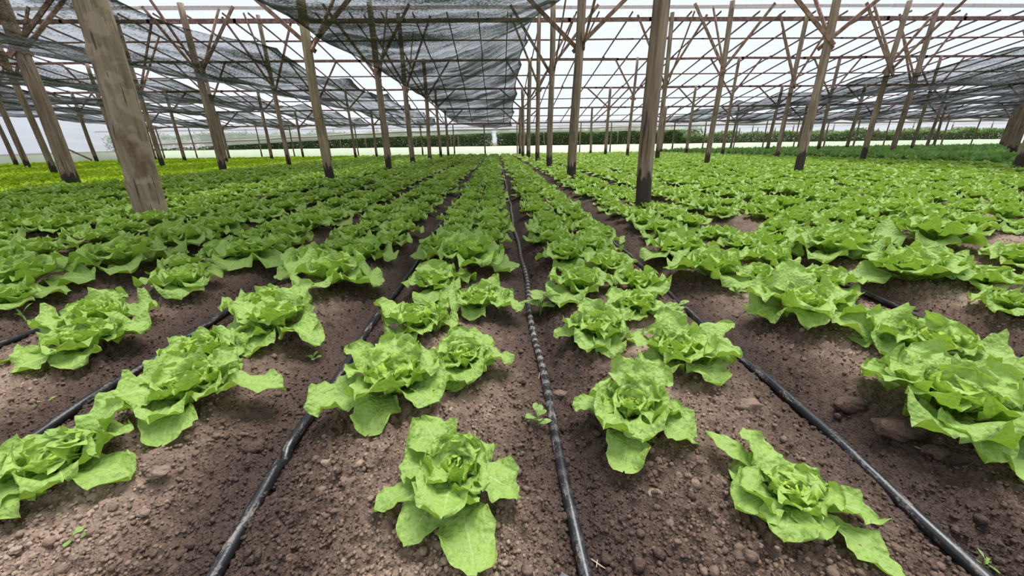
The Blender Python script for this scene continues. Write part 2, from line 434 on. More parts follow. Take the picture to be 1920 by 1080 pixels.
def scatter_lumps(n):
    lv = [lump(s, 4, 6) for s in range(6)]
    y = 0.50 + 3.4 * R.random(n)**1.6; x = 0.1 + (R.random(n)*2 - 1) * (0.9 + 1.45*y)
    s = 0.0026 + 0.0056 * R.random(n)**2.0 + 0.012 * (R.random(n) > 0.97) * R.random(n)
    keep = vnoise(x*2.6, y*2.6, 91) + 0.6*R.random(n) > 0.55
    x, y, s = x[keep], y[keep], s[keep]
    z = ground_h(x, y) + s*0.25
    VV, FF, DD = [], [], []; off = 0
    for i in range(6):
        m = np.arange(len(x)) % 6 == i
        v, f = lv[i]; a = R.random(m.sum()) * 6.283
        c, sn = np.cos(a)[:, None], np.sin(a)[:, None]
        P = np.stack([v[:, 0]*c - v[:, 1]*sn, v[:, 0]*sn + v[:, 1]*c, np.broadcast_to(v[:, 2], (m.sum(), len(v)))], 2) * s[m][:, None, None]
        P += np.stack([x[m], y[m], z[m]], 1)[:, None, :]
        VV.append(P.reshape(-1, 3)); FF.append((f[None] + (np.arange(m.sum())*len(v))[:, None, None]).reshape(-1, 3) + off); off += m.sum()*len(v)
        DD.append(np.repeat(dryness(x[m], y[m]) + 0.35*(R.random(m.sum()) - 0.25), len(v)))
    return np.concatenate(VV), np.concatenate(FF), np.concatenate(DD)
V, F, D = scatter_lumps(80000)
o = make('soil_crumbs', np_mesh('soil_crumbs', V, F, M_CLOD, True, {'dry': ('FLOAT', D)}))
tag(o, 'loose brown soil crumbs scattered over the front beds', 'soil', kind='stuff')

def clod(px, py, rpx, label, dry=0.5, name='soil_clod', seed=0):
    x, y = ground_pt(px, py, 0.06); z = gz(x, y); x, y = ground_pt(px, py, z + 0.02)
    dep = to_px([[x, y, z]])[2][0]; r = rpx * dep / FPX
    v, f = lump(seed + 50, 9, 14)
    n = np.array([fbm(v[:, 0]*2.5 + seed*3 + 9, v[:, 1]*2.5 + v[:, 2]*2 + 9, seed, 3)]).T
    v = v * (0.75 + 0.55*n)
    e = tag(make(name, np_mesh(name, v * np.array([r*1.05, r*0.8, r*0.8]), f, M_CLOD, True, {'dry': ('FLOAT', np.full(len(v), dry))}), None, (x, y, z + r*0.5 + 0.012)), label, 'clod', 'larger clods lying on the soil')
    return e
clod(1678, 818, 42, 'largest brown soil clod lying beside the big lettuce at lower right', 0.5, seed=1)
clod(1592, 768, 30, 'dark clod just beyond the largest clod by the right hose', 0.45, seed=2)
clod(1754, 852, 22, 'brown clod tucked against the lowest leaf of the big right lettuce', 0.4, seed=3)
clod(1403, 768, 24, 'pale dry clod between two right lettuces, left of the right hose', 0.75, seed=4)
clod(1050, 742, 13, 'small round tan stone right beside the middle hose', 0.7, name='stone', seed=5)
clod(1228, 925, 12, 'small pale stone below the lettuce right of the middle hose', 0.85, name='stone', seed=6)
clod(975, 716, 10, 'small brown clod left of the middle hose near the tan stone', 0.4, seed=7)
clod(660, 905, 17, 'pale rounded clod on the crest left of the front lettuce', 0.75, seed=8)
clod(612, 868, 11, 'small pale clod on the crest right of the left hose', 0.85, seed=9)
clod(28, 1030, 10, 'small pale stone at the bottom left corner', 0.85, name='stone', seed=10)
clod(300, 888, 18, 'tan crumbly clod on the left bed crest', 0.7, seed=11)
clod(268, 962, 12, 'small tan clod low on the left bed slope', 0.6, seed=12)
clod(1724, 922, 20, 'brown clod at the right of the right hose below the largest clod', 0.35, seed=13)
clod(478, 842, 17, 'brown clod half sunk left of the left hose', 0.3, seed=14)
clod(1600, 1010, 8, 'small reddish stone below the front right lettuce', 0.6, name='stone', seed=15)

# ------------------------------------------------------------------ lettuces
def leaf(L, W, th0, th1, nu, nv, r, ruff=0.25, cup=0.12, kfreq=3.0, base_w=0.16, bendp=1.2):
    """one leaf growing outwards along +x from the origin; returns points and leaf coordinates"""
    v = np.linspace(0, 1, nv + 1); v = 0.5*v + 0.5*np.sin(v*math.pi/2); u = np.linspace(-1, 1, nu + 1); u = np.sign(u)*np.abs(u)**0.9
    th = th0 + (th1 - th0) * v**bendp
    ds = np.diff(v) * L
    cx = np.concatenate([[0], np.cumsum(np.cos((th[1:] + th[:-1])/2) * ds)])
    cz = np.concatenate([[0], np.cumsum(np.sin((th[1:] + th[:-1])/2) * ds)])
    s = np.clip((v - 0.10) / 0.55, 0, 1); s = s*s*(3 - 2*s)
    tip = np.sqrt(np.clip(1 - np.clip((v - 0.46) / 0.541, 0, 1)**2.0, 0, 1))
    w = W * 0.5 * (base_w + (1 - base_w) * s) * np.maximum(tip, 0.045)
    U, Vv = np.meshgrid(u, v)
    p1, p2, p3, p4 = r.random(4) * 6.283
    side = np.sign(U); HF = 1.0 if nu > 12 else 0.4
    lob = 1 + 0.07*np.sin(9*Vv + p1 + side) + HF*0.05*np.sin(23*Vv + p2 + 2*side) + HF*0.04*np.sin(41*Vv + p3*side)
    lat = U * w[:, None] * lob
    au = np.abs(U)
    a = ruff * W * 0.5
    off = cup * W * au**2; hf = 1.0 if nu > 12 else 0.45 if nu > 7 else 0.2
    off = off + a * au**1.7 * np.sin(kfreq*6.283*Vv*0.8 + p1 + side*1.3 + 0.8*au) * np.clip(Vv*2.2, 0, 1)
    off = off + hf * 0.40 * a * au**3.2 * np.sin(kfreq*2.3*6.283*Vv + p3 + side*2.1)
    off = off + 0.035*W*np.sin(7*U + p2)*np.sin(8*Vv + p4) * np.clip(Vv*2, 0, 1)
    off = off + hf*0.022*W*np.sin(11*U + p3 + 2*Vv)*np.sin(15*Vv + p1 - 3*au) + 0.012*W*np.sin(19*U + p1)*np.sin(25*Vv + p2)
    off = off * (0.22 + 0.78 * np.clip(w / (W*0.5), 0, 1)[:, None])
    tipw = np.clip((Vv - 0.8) / 0.2, 0, 1)
    off = off + 0.05*W*tipw*np.sin(3*U + p4)
    ext = -0.02*L*tipw*au**2
    nxv = -np.sin(th)[:, None]; nzv = np.cos(th)[:, None]
    lat = lat * (1 - 0.10*au**2)
    tw = (r.random() - 0.5) * 0.7 * Vv
    P = np.stack([cx[:, None] + nxv*off + np.cos(th)[:, None]*ext - np.sin(th)[:, None]*lat*np.sin(tw)*0.6, lat*np.cos(tw), cz[:, None] + nzv*off + np.sin(th)[:, None]*ext + np.cos(th)[:, None]*lat*np.sin(tw)], 2)
    return P.reshape(-1, 3), np.stack([U.ravel(), Vv.ravel(), 0*U.ravel()], 1)

def rosette(seed, Rr=1.0, n=26, nu=10, nv=15, part=None, frill=False, hgt=1.0, extra=None):
    """radius about 1; returns verts, faces, leafuv, age; part: 'out', 'in' or None"""
    r = np.random.default_rng(seed)
    Vs, Us, As, Fs = [], [], [], []; off = 0
    f0 = grid_faces(nu, nv)
    az0 = r.random() * 6.283
    for i in range(n):
        s = i / (n - 1)                        # 0 outermost
        if extra: s = 0.16 + 0.84*s
        js = r.random(6)
        inner = s > 0.62
        az = az0 + i * 2.39996 + (js[0] - 0.5) * 0.5
        L = (1.02 - 0.70 * s**0.9) * (0.85 + 0.3*js[1])
        W = L * (0.86 + 0.25*js[2]) if not inner else L * (1.1 + 0.35*js[2])
        th0 = math.radians(24 + 52 * s**0.75 + 16*(js[3]-0.5)) * (0.6 + 0.4*hgt)
        th1 = math.radians(-40 + 112 * s**0.9 + 46*(js[4]-0.5))
        ruff = 0.17 + 0.19*js[5] + 0.20*s
        if frill: ruff += 0.22
        P, U = leaf(L, W, th0, th1, nu, nv, r, ruff, 0.10 + 0.12*s, 2.2 + 1.8*js[2] + (1.5 if frill else 0), 0.17, 1.1 + 0.5*js[0])
        keep = part is None or (part == 'in') == inner
        if not keep: continue
        c, sn = math.cos(az), math.sin(az)
        rad = 0.05 * (1 - s)
        P = np.stack([(P[:, 0]+rad)*c - P[:, 1]*sn, (P[:, 0]+rad)*sn + P[:, 1]*c, P[:, 2]*hgt + 0.05 + 0.10*s], 1)
        Vs.append(P); Us.append(U); As.append(np.full(len(P), np.clip(s**1.7 + 0.12*(js[0]-0.5), 0, 1)))
        Fs.append(f0 + off); off += len(P)
    if Vs and not extra:
        q_ = 0.0
    V = np.concatenate(Vs)
    V[:, :2] *= 1.17
    if extra and part != 'in':
        ex = []
        for (azd, L, W, a0, a1) in extra:
            P, U = leaf(L*1.0, W, math.radians(a0), math.radians(a1), nu, nv, r, 0.17 + 0.12*r.random(), 0.12, 2.3 + r.random(), 0.17, 1.3)
            c, sn = math.cos(math.radians(azd)), math.sin(math.radians(azd))
            ex.append(np.stack([(P[:, 0]+0.05)*c - P[:, 1]*sn, (P[:, 0]+0.05)*sn + P[:, 1]*c, P[:, 2] + 0.07 + 0.02*len(ex)], 1))
            Us.append(U); As.append(np.full(len(P), 0.12*r.random())); Fs.append(f0 + off); off += len(P)
        V = np.concatenate([V] + ex)
    low = 0.09 + 0.015*np.abs(np.sin(V[:, 0]*19)*np.cos(V[:, 1]*17))
    V[:, 2] = np.where(V[:, 2] < low, low + 0.25*np.minimum(V[:, 2] - low, 0)*0.1, V[:, 2])
    return V, np.concatenate(Fs), np.concatenate(Us), np.concatenate(As)

def lettuce_meshes(seed, n=26, nu=10, nv=15, tint=0.3, mat=None, frill=False, split=True, hgt=0.9, extra=None):
    out = []
    for part, nm in ((('out', 'outer_leaf_rosette'), ('in', 'heart')) if split else ((None, 'lettuce'),)):
        V, F, U, A = rosette(seed, 1.0, n, nu, nv, part, frill, hgt, extra)
        out.append(np_mesh(nm, V, F, mat or M_LETT, True, {'leafuv': ('FLOAT_VECTOR', U), 'age': ('FLOAT', A), 'tint': ('FLOAT', np.full(len(V), tint))}))
    return out

# hearts of the near lettuces read off the photograph: pixel, half width in pixels, own label
near = [
 (850, 862, 135, 'front lettuce of the middle bed, its long lowest leaf lying toward the camera'),
 (740, 706, 118, 'lettuce between left and middle hoses, broad leaf reaching left to the left hose'),
 (868, 655, 88, 'lettuce with wide shiny leaf behind the front middle lettuce'),
 (784, 596, 84, 'lettuce with round left leaf, second beside the left hose'),
 (900, 556, 75, 'lettuce close left of the middle hose, second broad one from the front'),
 (818, 522, 74, 'small lettuce right of the left hose beyond the bare soil patch'),
 (880, 482, 80, None), (835, 462, 66, None),
 (350, 722, 118, 'large lettuce left of the left hose with a leaf stretched right'),
 (97, 847, 128, 'front lettuce at the far left edge with folded drooping leaves'),
 (372, 650, 88, 'lettuce just behind the large one with the stretched leaf'),
 (520, 598, 98, 'lettuce left of the left hose, drooping leaf pointing at the camera'),
 (490, 558, 70, 'lettuce crowded behind the drooping leaf one'),
 (622, 512, 84, 'lettuce by the left hose with an olive leaf hanging to the right'),
 (345, 522, 66, 'lettuce with cupped leaves standing at the edge of dark soil on the left'),
 (680, 470, 58, None), (178, 590, 84, 'lettuce at left on the second bed, thin weed standing beside it'),
 (160, 640, 92, 'lettuce at left whose low leaf points at the left edge'),
 (225, 492, 78, None), (44, 520, 85, 'pale broad leaved lettuce on the left edge of the photo'), (462, 474, 72, None), (333, 455, 62, None),
 (1185, 755, 108, 'lettuce right of the middle hose with a notched leaf hanging low'),
 (1275, 650, 104, 'tall lettuce behind, right of the one with the notched leaf'),
 (1124, 610, 82, 'lettuce with curled left leaf beside the middle hose weeds'),
 (1196, 562, 70, 'lettuce with upright leaf touching the right hose'),
 (1085, 530, 70, 'lettuce right of the middle hose beyond the grey weeds'),
 (1140, 492, 62, None), (1060, 472, 55, None), (1110, 458, 50, None),
 (1490, 905, 128, 'front lettuce at right with two small upright leaves behind it'),
 (1785, 755, 160, 'largest lettuce at lower right with broad cabbage like leaves'),
 (1745, 640, 108, 'lettuce directly behind the largest lower right one'),
 (1505, 570, 102, 'bushy lettuce right of the right hose with one leaf folded down'),
 (1335, 505, 76, None), (1262, 468, 66, None), (1420, 505, 45, None),
 (1706, 515, 92, 'lettuce beyond the far right hose with a tight curled heart'),
 (1552, 480, 74, None), (1600, 448, 60, None), (1748, 462, 78, None), (1440, 452, 62, None), (1905, 570, 66, 'lettuce cut by the right edge with dark drooping leaf'),
 (1908, 500, 56, None), (1310, 462, 40, None),
]
plants = []                                    # x, y, z, radius, label, yaw
for px, py, rp, lab in near:
    x, y = ground_pt(px, py, 0.2)
    z = gz(x, y); x, y = ground_pt(px, py, z + 0.10)
    z = gz(x, y)
    dep = to_px([[x, y, z + 0.1]])[2][0]
    plants.append([x, y, z, rp * dep / FPX * 0.98, lab, rnd.random()*6.28])
# the beds go on to the far end: two staggered rows on every bed
PX = np.array([[p[0], p[1]] for p in plants])
field = []
for i in range(len(FUR) - 1):
    c = (FUR[i] + FUR[i+1]) / 2; w = FUR[i+1] - FUR[i]
    if c < X_LEFT + 0.6 or c > X_RIGHT - 0.6: continue
    for sd in (-1, 1):
        y = 1.1 + (0.22 if sd > 0 else 0.0) + rnd.random()*0.1
        while y < Y_FAR - 0.5:
            x = c + sd * w * 0.185 + rnd.uniform(-0.035, 0.035)
            yy = y + rnd.uniform(-0.05, 0.05)
            y += 0.405
            yel = x < -9.7; drk = x > 14.7
            if rnd.random() < 0.015: continue
            field.append((x, yy, 0.212 * rnd.uniform(0.86, 1.14), i, sd, 1 if yel else 2 if drk else 0))
fa = np.array([(f[0], f[1]) for f in field])
fz = ground_h(fa[:, 0], fa[:, 1], False)
pxx, pyy, dep = to_px(np.column_stack([fa, fz + 0.1]))
keepf = []
for k, f in enumerate(field):
    m = 60 + 170 / max(dep[k], 0.3)
    if dep[k] < 0.5 or pxx[k] < -m or pxx[k] > 1920 + m or pyy[k] > 1080 + m: continue
    if np.min((PX[:, 0]-f[0])**2 + (PX[:, 1]-f[1])**2) < 0.30**2: continue
    if dep[k] < 2.25 and 330 < pxx[k] < 1900: continue      # bare soil where the near ones were read off
    if pyy[k] > 560: continue
    keepf.append((f, fz[k], dep[k]))
green = sorted([q for q in keepf if q[0][5] == 0], key=lambda q: q[2])
yellow = sorted([q for q in keepf if q[0][5] == 1], key=lambda q: q[2])
dark = [q for q in keepf if q[0][5] == 2]
NIND = 300 - len(plants)
# row words: rows are counted from the middle hose (the furrow at 0.21)
IM = int(np.argmin(np.abs(FUR - 0.21)))
cnt = {}
def row_words(i, sd):
    n = (i - IM) * 2 + (1 if sd > 0 else 0)
    return ('right', n + 1) if n >= 0 else ('left', -n)
groups_in_row = {}
for f, z, d in green[:NIND]:
    groups_in_row.setdefault(row_words(f[3], f[4]), []).append((f, z, d))
for (side, n), lst in groups_in_row.items():
    lst.sort(key=lambda q: q[0][1])
    for k, (f, z, d) in enumerate(lst):
        lab = 'green lettuce, %s row %s of the middle hose, %s from the front' % (ordinal(n), side, ordinal(k + 1))
        plants.append([f[0], f[1], z, f[2], lab, rnd.random()*6.28])
GEN = ['lettuce seen over the front ones, %s from the front among those without bare soil around']
nl = 0
for p in plants:
    if p[4] is None:
        side = 'left' if p[0] < 0.21 else 'right'
        nr = sum(1 for q in plants if q[4] and ('hose' in q[4]) and 0)
        nl += 1
        dx = abs(p[0] - 0.21)
        bed = 'immediately' if dx < 0.95 else 'one bed' if dx < 2.1 else 'two beds'
        p[4] = ('mid sized green lettuce', bed, side, p[1])
cc = {}
for p in sorted([p for p in plants if isinstance(p[4], tuple)], key=lambda p: p[1]):
    t = p[4]; cc[(t[1], t[2])] = cc.get((t[1], t[2]), 0) + 1
    p[4] = 'green lettuce packed %s %s the middle hose, %s in line' % (t[1], t[2] + ' of', ordinal(cc[(t[1], t[2])]))
EXTRA = {   # leaves that stand out in the photograph: heading, length, width, angle at the base and at the tip
 850: [(-74, 1.55, 0.95, 12, -30), (205, 1.25, 0.7, 20, -25), (-22, 1.2, 0.85, 42, -55), (128, 1.15, 1.0, 42, 10), (-118, 1.2, 0.75, 8, -20), (-100, 0.9, 0.95, 48, -45)],
 740: [(203, 1.35, 0.95, 22, -18), (-100, 1.05, 0.8, 25, -40), (-38, 1.05, 0.9, 38, -25), (100, 0.95, 0.9, 48, 20), (150, 1.1, 0.8, 40, 10), (-5, 0.85, 1.0, 55, -10)],
 868: [(-8, 1.15, 0.9, 42, -40), (-100, 1.0, 0.8, 26, -45), (100, 0.9, 0.8, 50, 30), (200, 1.0, 0.8, 38, -10)],
 1490: [(190, 1.1, 1.05, 35, -20), (-22, 1.25, 0.95, 32, -30), (-57, 1.5, 0.65, 15, -35), (128, 1.55, 0.55, 30, 5), (104, 1.25, 0.75, 40, 15), (-130, 1.0, 0.95, 32, -35)],
 1185: [(-112, 1.35, 0.85, 24, -45), (168, 1.05, 0.6, 28, -20), (-42, 1.2, 0.95, 32, -35), (35, 1.1, 1.0, 52, 20), (75, 1.0, 1.0, 55, 25)],
 1785: [(-78, 1.2, 1.1, 15, -30), (150, 1.1, 1.0, 45, 0), (5, 1.15, 1.05, 40, -20), (-120, 1.0, 0.8, 30, -30), (80, 1.0, 1.0, 50, 10), (-50, 0.95, 1.1, 40, -35)],
 350: [(3, 1.6, 0.75, 38, -38), (-75, 1.1, 0.8, 30, -45), (215, 1.3, 0.85, 38, -30), (60, 1.0, 0.9, 45, 20), (130, 1.0, 0.8, 40, 10)],
 97: [(58, 1.2, 0.85, 48, 35), (-10, 1.25, 0.8, 25, -30), (-110, 1.1, 0.9, 35, -45), (170, 1.1, 0.9, 40, -20)],
 520: [(-32, 1.3, 0.8, 38, -50), (-95, 1.0, 0.8, 30, -45), (165, 1.15, 0.9, 40, 0), (60, 1.1, 0.9, 50, 25), (-160, 1.1, 0.9, 25, -35)],
 1275: [(12, 1.3, 0.6, 48, 10), (-35, 1.1, 0.9, 50, -10), (-70, 1.0, 0.9, 35, -35), (165, 1.0, 0.8, 40, -10), (95, 1.0, 0.9, 55, 35)],
 622: [(-42, 1.35, 0.85, 32, -40), (150, 1.1, 0.6, 38, 5), (-110, 0.9, 0.8, 35, -40)],
 1505: [(-72, 1.35, 0.7, 40, -55), (160, 1.05, 0.95, 48, -15), (10, 1.1, 0.9, 40, -30), (95, 1.0, 1.0, 55, 35), (-120, 1.0, 0.8, 35, -35)],
 784: [(160, 1.25, 0.9, 45, 5), (-110, 1.0, 0.8, 25, -35), (20, 0.9, 0.8, 50, 20)],
 900: [(-20, 1.2, 0.9, 42, -45), (-105, 0.9, 0.8, 35, -40), (60, 1.05, 0.7, 50, 25)],
 1124: [(175, 1.1, 0.6, 35, -40), (-85, 1.0, 0.85, 35, -45), (110, 1.0, 0.9, 55, 40), (20, 1.0, 0.9, 50, 15)],
 160: [(200, 1.4, 0.5, 22, -25), (-60, 1.0, 0.9, 35, -40), (20, 1.1, 0.8, 40, -20)],
 44: [(-30, 1.2, 0.95, 40, -45), (-110, 1.1, 0.95, 35, -35), (60, 1.0, 0.8, 50, 20)],
}
fine_bank = [lettuce_meshes(900 + k, 20, 11, 15, 0.15 + 0.5*rnd.random(), hgt=0.98 + 0.3*rnd.random()) for k in range(10)]
mid_bank = [lettuce_meshes(300 + k, 18, 8, 10, 0.1 + 0.6*rnd.random(), hgt=0.98 + 0.3*rnd.random()) for k in range(10)]
FRONT_SEED = {}
for k, p in enumerate(plants):
    x, y, z, r_, lab, yaw = p
    if k < len(near) and near[k][1] > 540:
        ex = EXTRA.get(near[k][0])
        if ex: yaw = 0.0; r_ *= 0.90 if near[k][0] in (850, 1490, 1785) else 0.98
        ms = lettuce_meshes(40 + k, 17 if ex else 20, 14, 20, 0.05 + 0.35*rnd.random(), hgt=0.98 + 0.2*rnd.random(), extra=ex)
    elif y < 4.2: ms = fine_bank[k % 10]
    else: ms = mid_bank[k % 10]
    e = empty('lettuce', (x, y, z + (0.010 if y < 5 else -0.005)), yaw)
    e.scale = (r_, r_, r_ * rnd.uniform(0.95, 1.12))
    tag(e, lab, 'lettuce', 'green lettuces planted in rows')
    for m in ms: make(m.name.split('.')[0], m, e)

def tile_field(lst, bank, zsc=1.0):
    """one mesh of many plants"""
    VV, FF, UU, AA, TT = [], [], [], [], []; off = 0
    nb = len(bank)
    for b in range(nb):
        sub = lst[b::nb]
        if not sub: continue
        V, F, U, A = bank[b]; m = len(sub)
        s = np.array([q[0][2] for q in sub]) * 1.06; a = R.random(m) * 6.283
        c, sn = np.cos(a)[:, None], np.sin(a)[:, None]
        zs = s * zsc * (0.85 + 0.4*R.random(m))
        P = np.stack([(V[:, 0]*c - V[:, 1]*sn) * s[:, None] + np.array([q[0][0] for q in sub])[:, None],
                      (V[:, 0]*sn + V[:, 1]*c) * s[:, None] + np.array([q[0][1] for q in sub])[:, None],
                      V[None, :, 2] * zs[:, None] + np.array([q[1] for q in sub])[:, None] - 0.005], 2)
        VV.append(P.reshape(-1, 3)); FF.append((F[None] + (np.arange(m)*len(V))[:, None, None]).reshape(-1, 4) + off); off += m*len(V)
        UU.append(np.tile(U, (m, 1))); AA.append(np.tile(A, m)); TT.append(np.repeat(0.7*R.random(m), len(V)))
    return np.concatenate(VV), np.concatenate(FF), np.concatenate(UU), np.concatenate(AA), np.concatenate(TT)
def bankof(n, nu, nv, seed, frill=False, k=8, hgt=0.95): return [rosette(seed + i, 1, n, nu, nv, None, frill, hgt) for i in range(k)]
def field_obj(name, sets, mat, label, cat):
    parts = [tile_field(l, b, zs) for l, b, zs in sets if l]
    off = 0; Fs = []
    for p in parts: Fs.append(p[1] + off); off += len(p[0])
    V = np.concatenate([p[0] for p in parts])
    me = np_mesh(name, V, np.concatenate(Fs), mat, True, {'leafuv': ('FLOAT_VECTOR', np.concatenate([p[2] for p in parts])), 'age': ('FLOAT', np.concatenate([p[3] for p in parts])), 'tint': ('FLOAT', np.concatenate([p[4] for p in parts]))})
    return tag(make(name, me), label, cat, kind='stuff')
rest = green[NIND:]
B1 = bankof(18, 5, 6, 500); B2 = bankof(13, 4, 4, 600); B3 = bankof(9, 3, 3, 700)
field_obj('lettuce_field', [([q for q in rest if q[2] < 8], B1, 1.0), ([q for q in rest if 8 <= q[2] < 16], B2, 1.0), ([q for q in rest if q[2] >= 16], B3, 1.0)],
          M_LETT, 'distant green lettuces filling the middle of the field up to the kerb', 'lettuce field')
YB = [lettuce_meshes(800 + k, 16, 5, 6, 0.2*rnd.random(), M_YELLOW, True, False) for k in range(6)]
for k, (f, z, d) in enumerate(yellow[:300]):
    e = make('yellow_lettuce', YB[k % 6][0], None, (f[0], f[1], z - 0.008)); e.rotation_euler = (0, 0, rnd.random()*6.28)
    s = f[2]*1.1; e.scale = (s, s, s*0.95)
    tag(e, 'bright yellow-green frilly lettuce in the front of the far left plot', 'lettuce', 'yellow-green lettuces in the far left plot')
Y3 = bankof(10, 3, 3, 820, True)
field_obj('yellow_lettuce_field', [(yellow[300:], Y3, 1.0)], M_YELLOW, 'more yellow-green frilly lettuces reaching back to the left wall', 'lettuce field')
D3 = bankof(14, 2, 3, 860, True, hgt=1.6)
field_obj('dark_leafy_crop', [(dark, D3, 1.25)], M_CROP, 'dark green leafy crop filling the far right plot', 'crop field')

# ------------------------------------------------------------------ drip hoses
def hose(xf, y0, y1, label, mat, r=0.0105, wob=0.012, bury=None, pts_px=None):
    pts = []; rs = []
    y = y0
    while y < y1:
        x = xf + wob * math.sin(y*2.1 + xf*7) + wob*0.6*math.sin(y*5.3 + xf) if not pts_px else xf
        z = gz(x, y) + r * 0.9 + 0.010 + 0.003 * math.sin(y*9 + xf*3)
        if bury and bury[0] < y < bury[1]: z -= r*1.3
        pts.append((x, y, z)); rs.append(r * rnd.uniform(0.97, 1.03)); y += 0.035 if y < 4 else 0.3 if y < 12 else 0.8
    m = MB(); m.tube(pts, rs, 14)
    o = m.build('drip_hose', mat, None, True)
    return tag(o, label, 'hose', 'black drip hoses along the furrows')
hose(0.183, 0.40, Y_FAR-0.5, 'black drip hose with pale worn bands running up the middle furrow', M_HOSEM, 0.0165)
hose(-0.715, 0.40, Y_FAR-0.5, 'black drip hose left of the middle, partly buried in the second furrow', M_HOSE, 0.018, bury=(1.02, 1.06))
hose(1.105, 0.40, Y_FAR-0.5, 'black drip hose running from the bottom right corner between lettuces', M_HOSE, 0.018)
hose(2.335, 1.0, Y_FAR-0.5, 'black drip hose leaving the right edge, crossing past the thick post', M_HOSE, 0.018)
hose(-1.66, 0.8, Y_FAR-0.5, 'black drip hose at the left edge behind the front left lettuce', M_HOSE, 0.018)
hose(-2.59, 1.2, Y_FAR-0.5, 'black drip hose furthest left, on the dark soil', M_HOSE, 0.017)

# ------------------------------------------------------------------ roof frame
RIDGE_Y, EAVE_Y, ROWS = 18.8, 36.9, [5.2, 9.73, 14.26, 18.8, 23.3, 27.85, 32.4, 36.9]
def roof_z(y): return H + 8.38 - 0.19*y if y >= RIDGE_Y else H + 8.38 - 0.19*RIDGE_Y - 0.19*(RIDGE_Y - y)
def long_beam(x0, x1, y, z, w, h, mat, name, label, cat, group):
    m = MB(); n = 24; xs = np.linspace(x0, x1, n + 1)
    pts = [(x, y, z + rnd.uniform(-0.018, 0.018)) for x in xs]
    for a, b in zip(pts[:-1], pts[1:]): m.beam(a, (b[0] + 0.12, b[1], b[2]), w, h * rnd.uniform(0.85, 1.15))
    return tag(m.build(name, mat), label, cat, group)
yp = EAVE_Y; k = 0
while yp > RIDGE_Y + 0.5:
    thick = k % 2 == 0
    zt = roof_z(yp) - 0.10
    lab = 'brown wooden crossbeam under the roof, %s counted up from the far eave' % ordinal(k + 1)
    long_beam(X_LEFT, X_RIGHT, yp, zt, 0.06 if thick else 0.04, 0.11 if thick else 0.06, M_PURLIN, 'roof_purlin', lab, 'purlin', 'crossbeams under the far roof slope')
    yp -= 2.2625; k += 1
long_beam(X_LEFT, X_RIGHT, RIDGE_Y, H + 4.52, 0.07, 0.15, M_PURLIN, 'roof_purlin', 'thick pale brown lower crossbeam running along the ridge posts', 'purlin', 'crossbeams under the far roof slope')
long_beam(X_LEFT, X_RIGHT, RIDGE_Y - 0.15, H + 4.92, 0.07, 0.12, M_PURLIN, 'roof_purlin', 'dark topmost ridge crossbeam at the upper picture edge', 'purlin', 'crossbeams under the far roof slope')
# short splice blocks nailed where rafters cross are part of each rafter
x = X_LEFT + 0.4; k = 0
while x < X_RIGHT:
    m = MB(); xj = x + rnd.uniform(-0.12, 0.12)
    ya, yb = EAVE_Y + 0.25, RIDGE_Y
    segs = [(ya, 32.4), (32.8, 27.8), (28.2, 23.3), (23.7, yb)]
    dx = rnd.uniform(-0.10, 0.10)
    for a, b in segs:
        m.beam((xj, a, roof_z(a) - 0.02), (xj + dx*0.3, b, roof_z(b) - 0.02), 0.045, 0.065)
        xj += 0.05 * rnd.choice((-1, 1))
    tag(m.build('rafter', M_RAFTER), 'slim brown rafter of the far roof slope, %s from the left gable wall' % ordinal(k + 1), 'rafter', 'rafters of the far roof slope')
    x += 1.28; k += 1

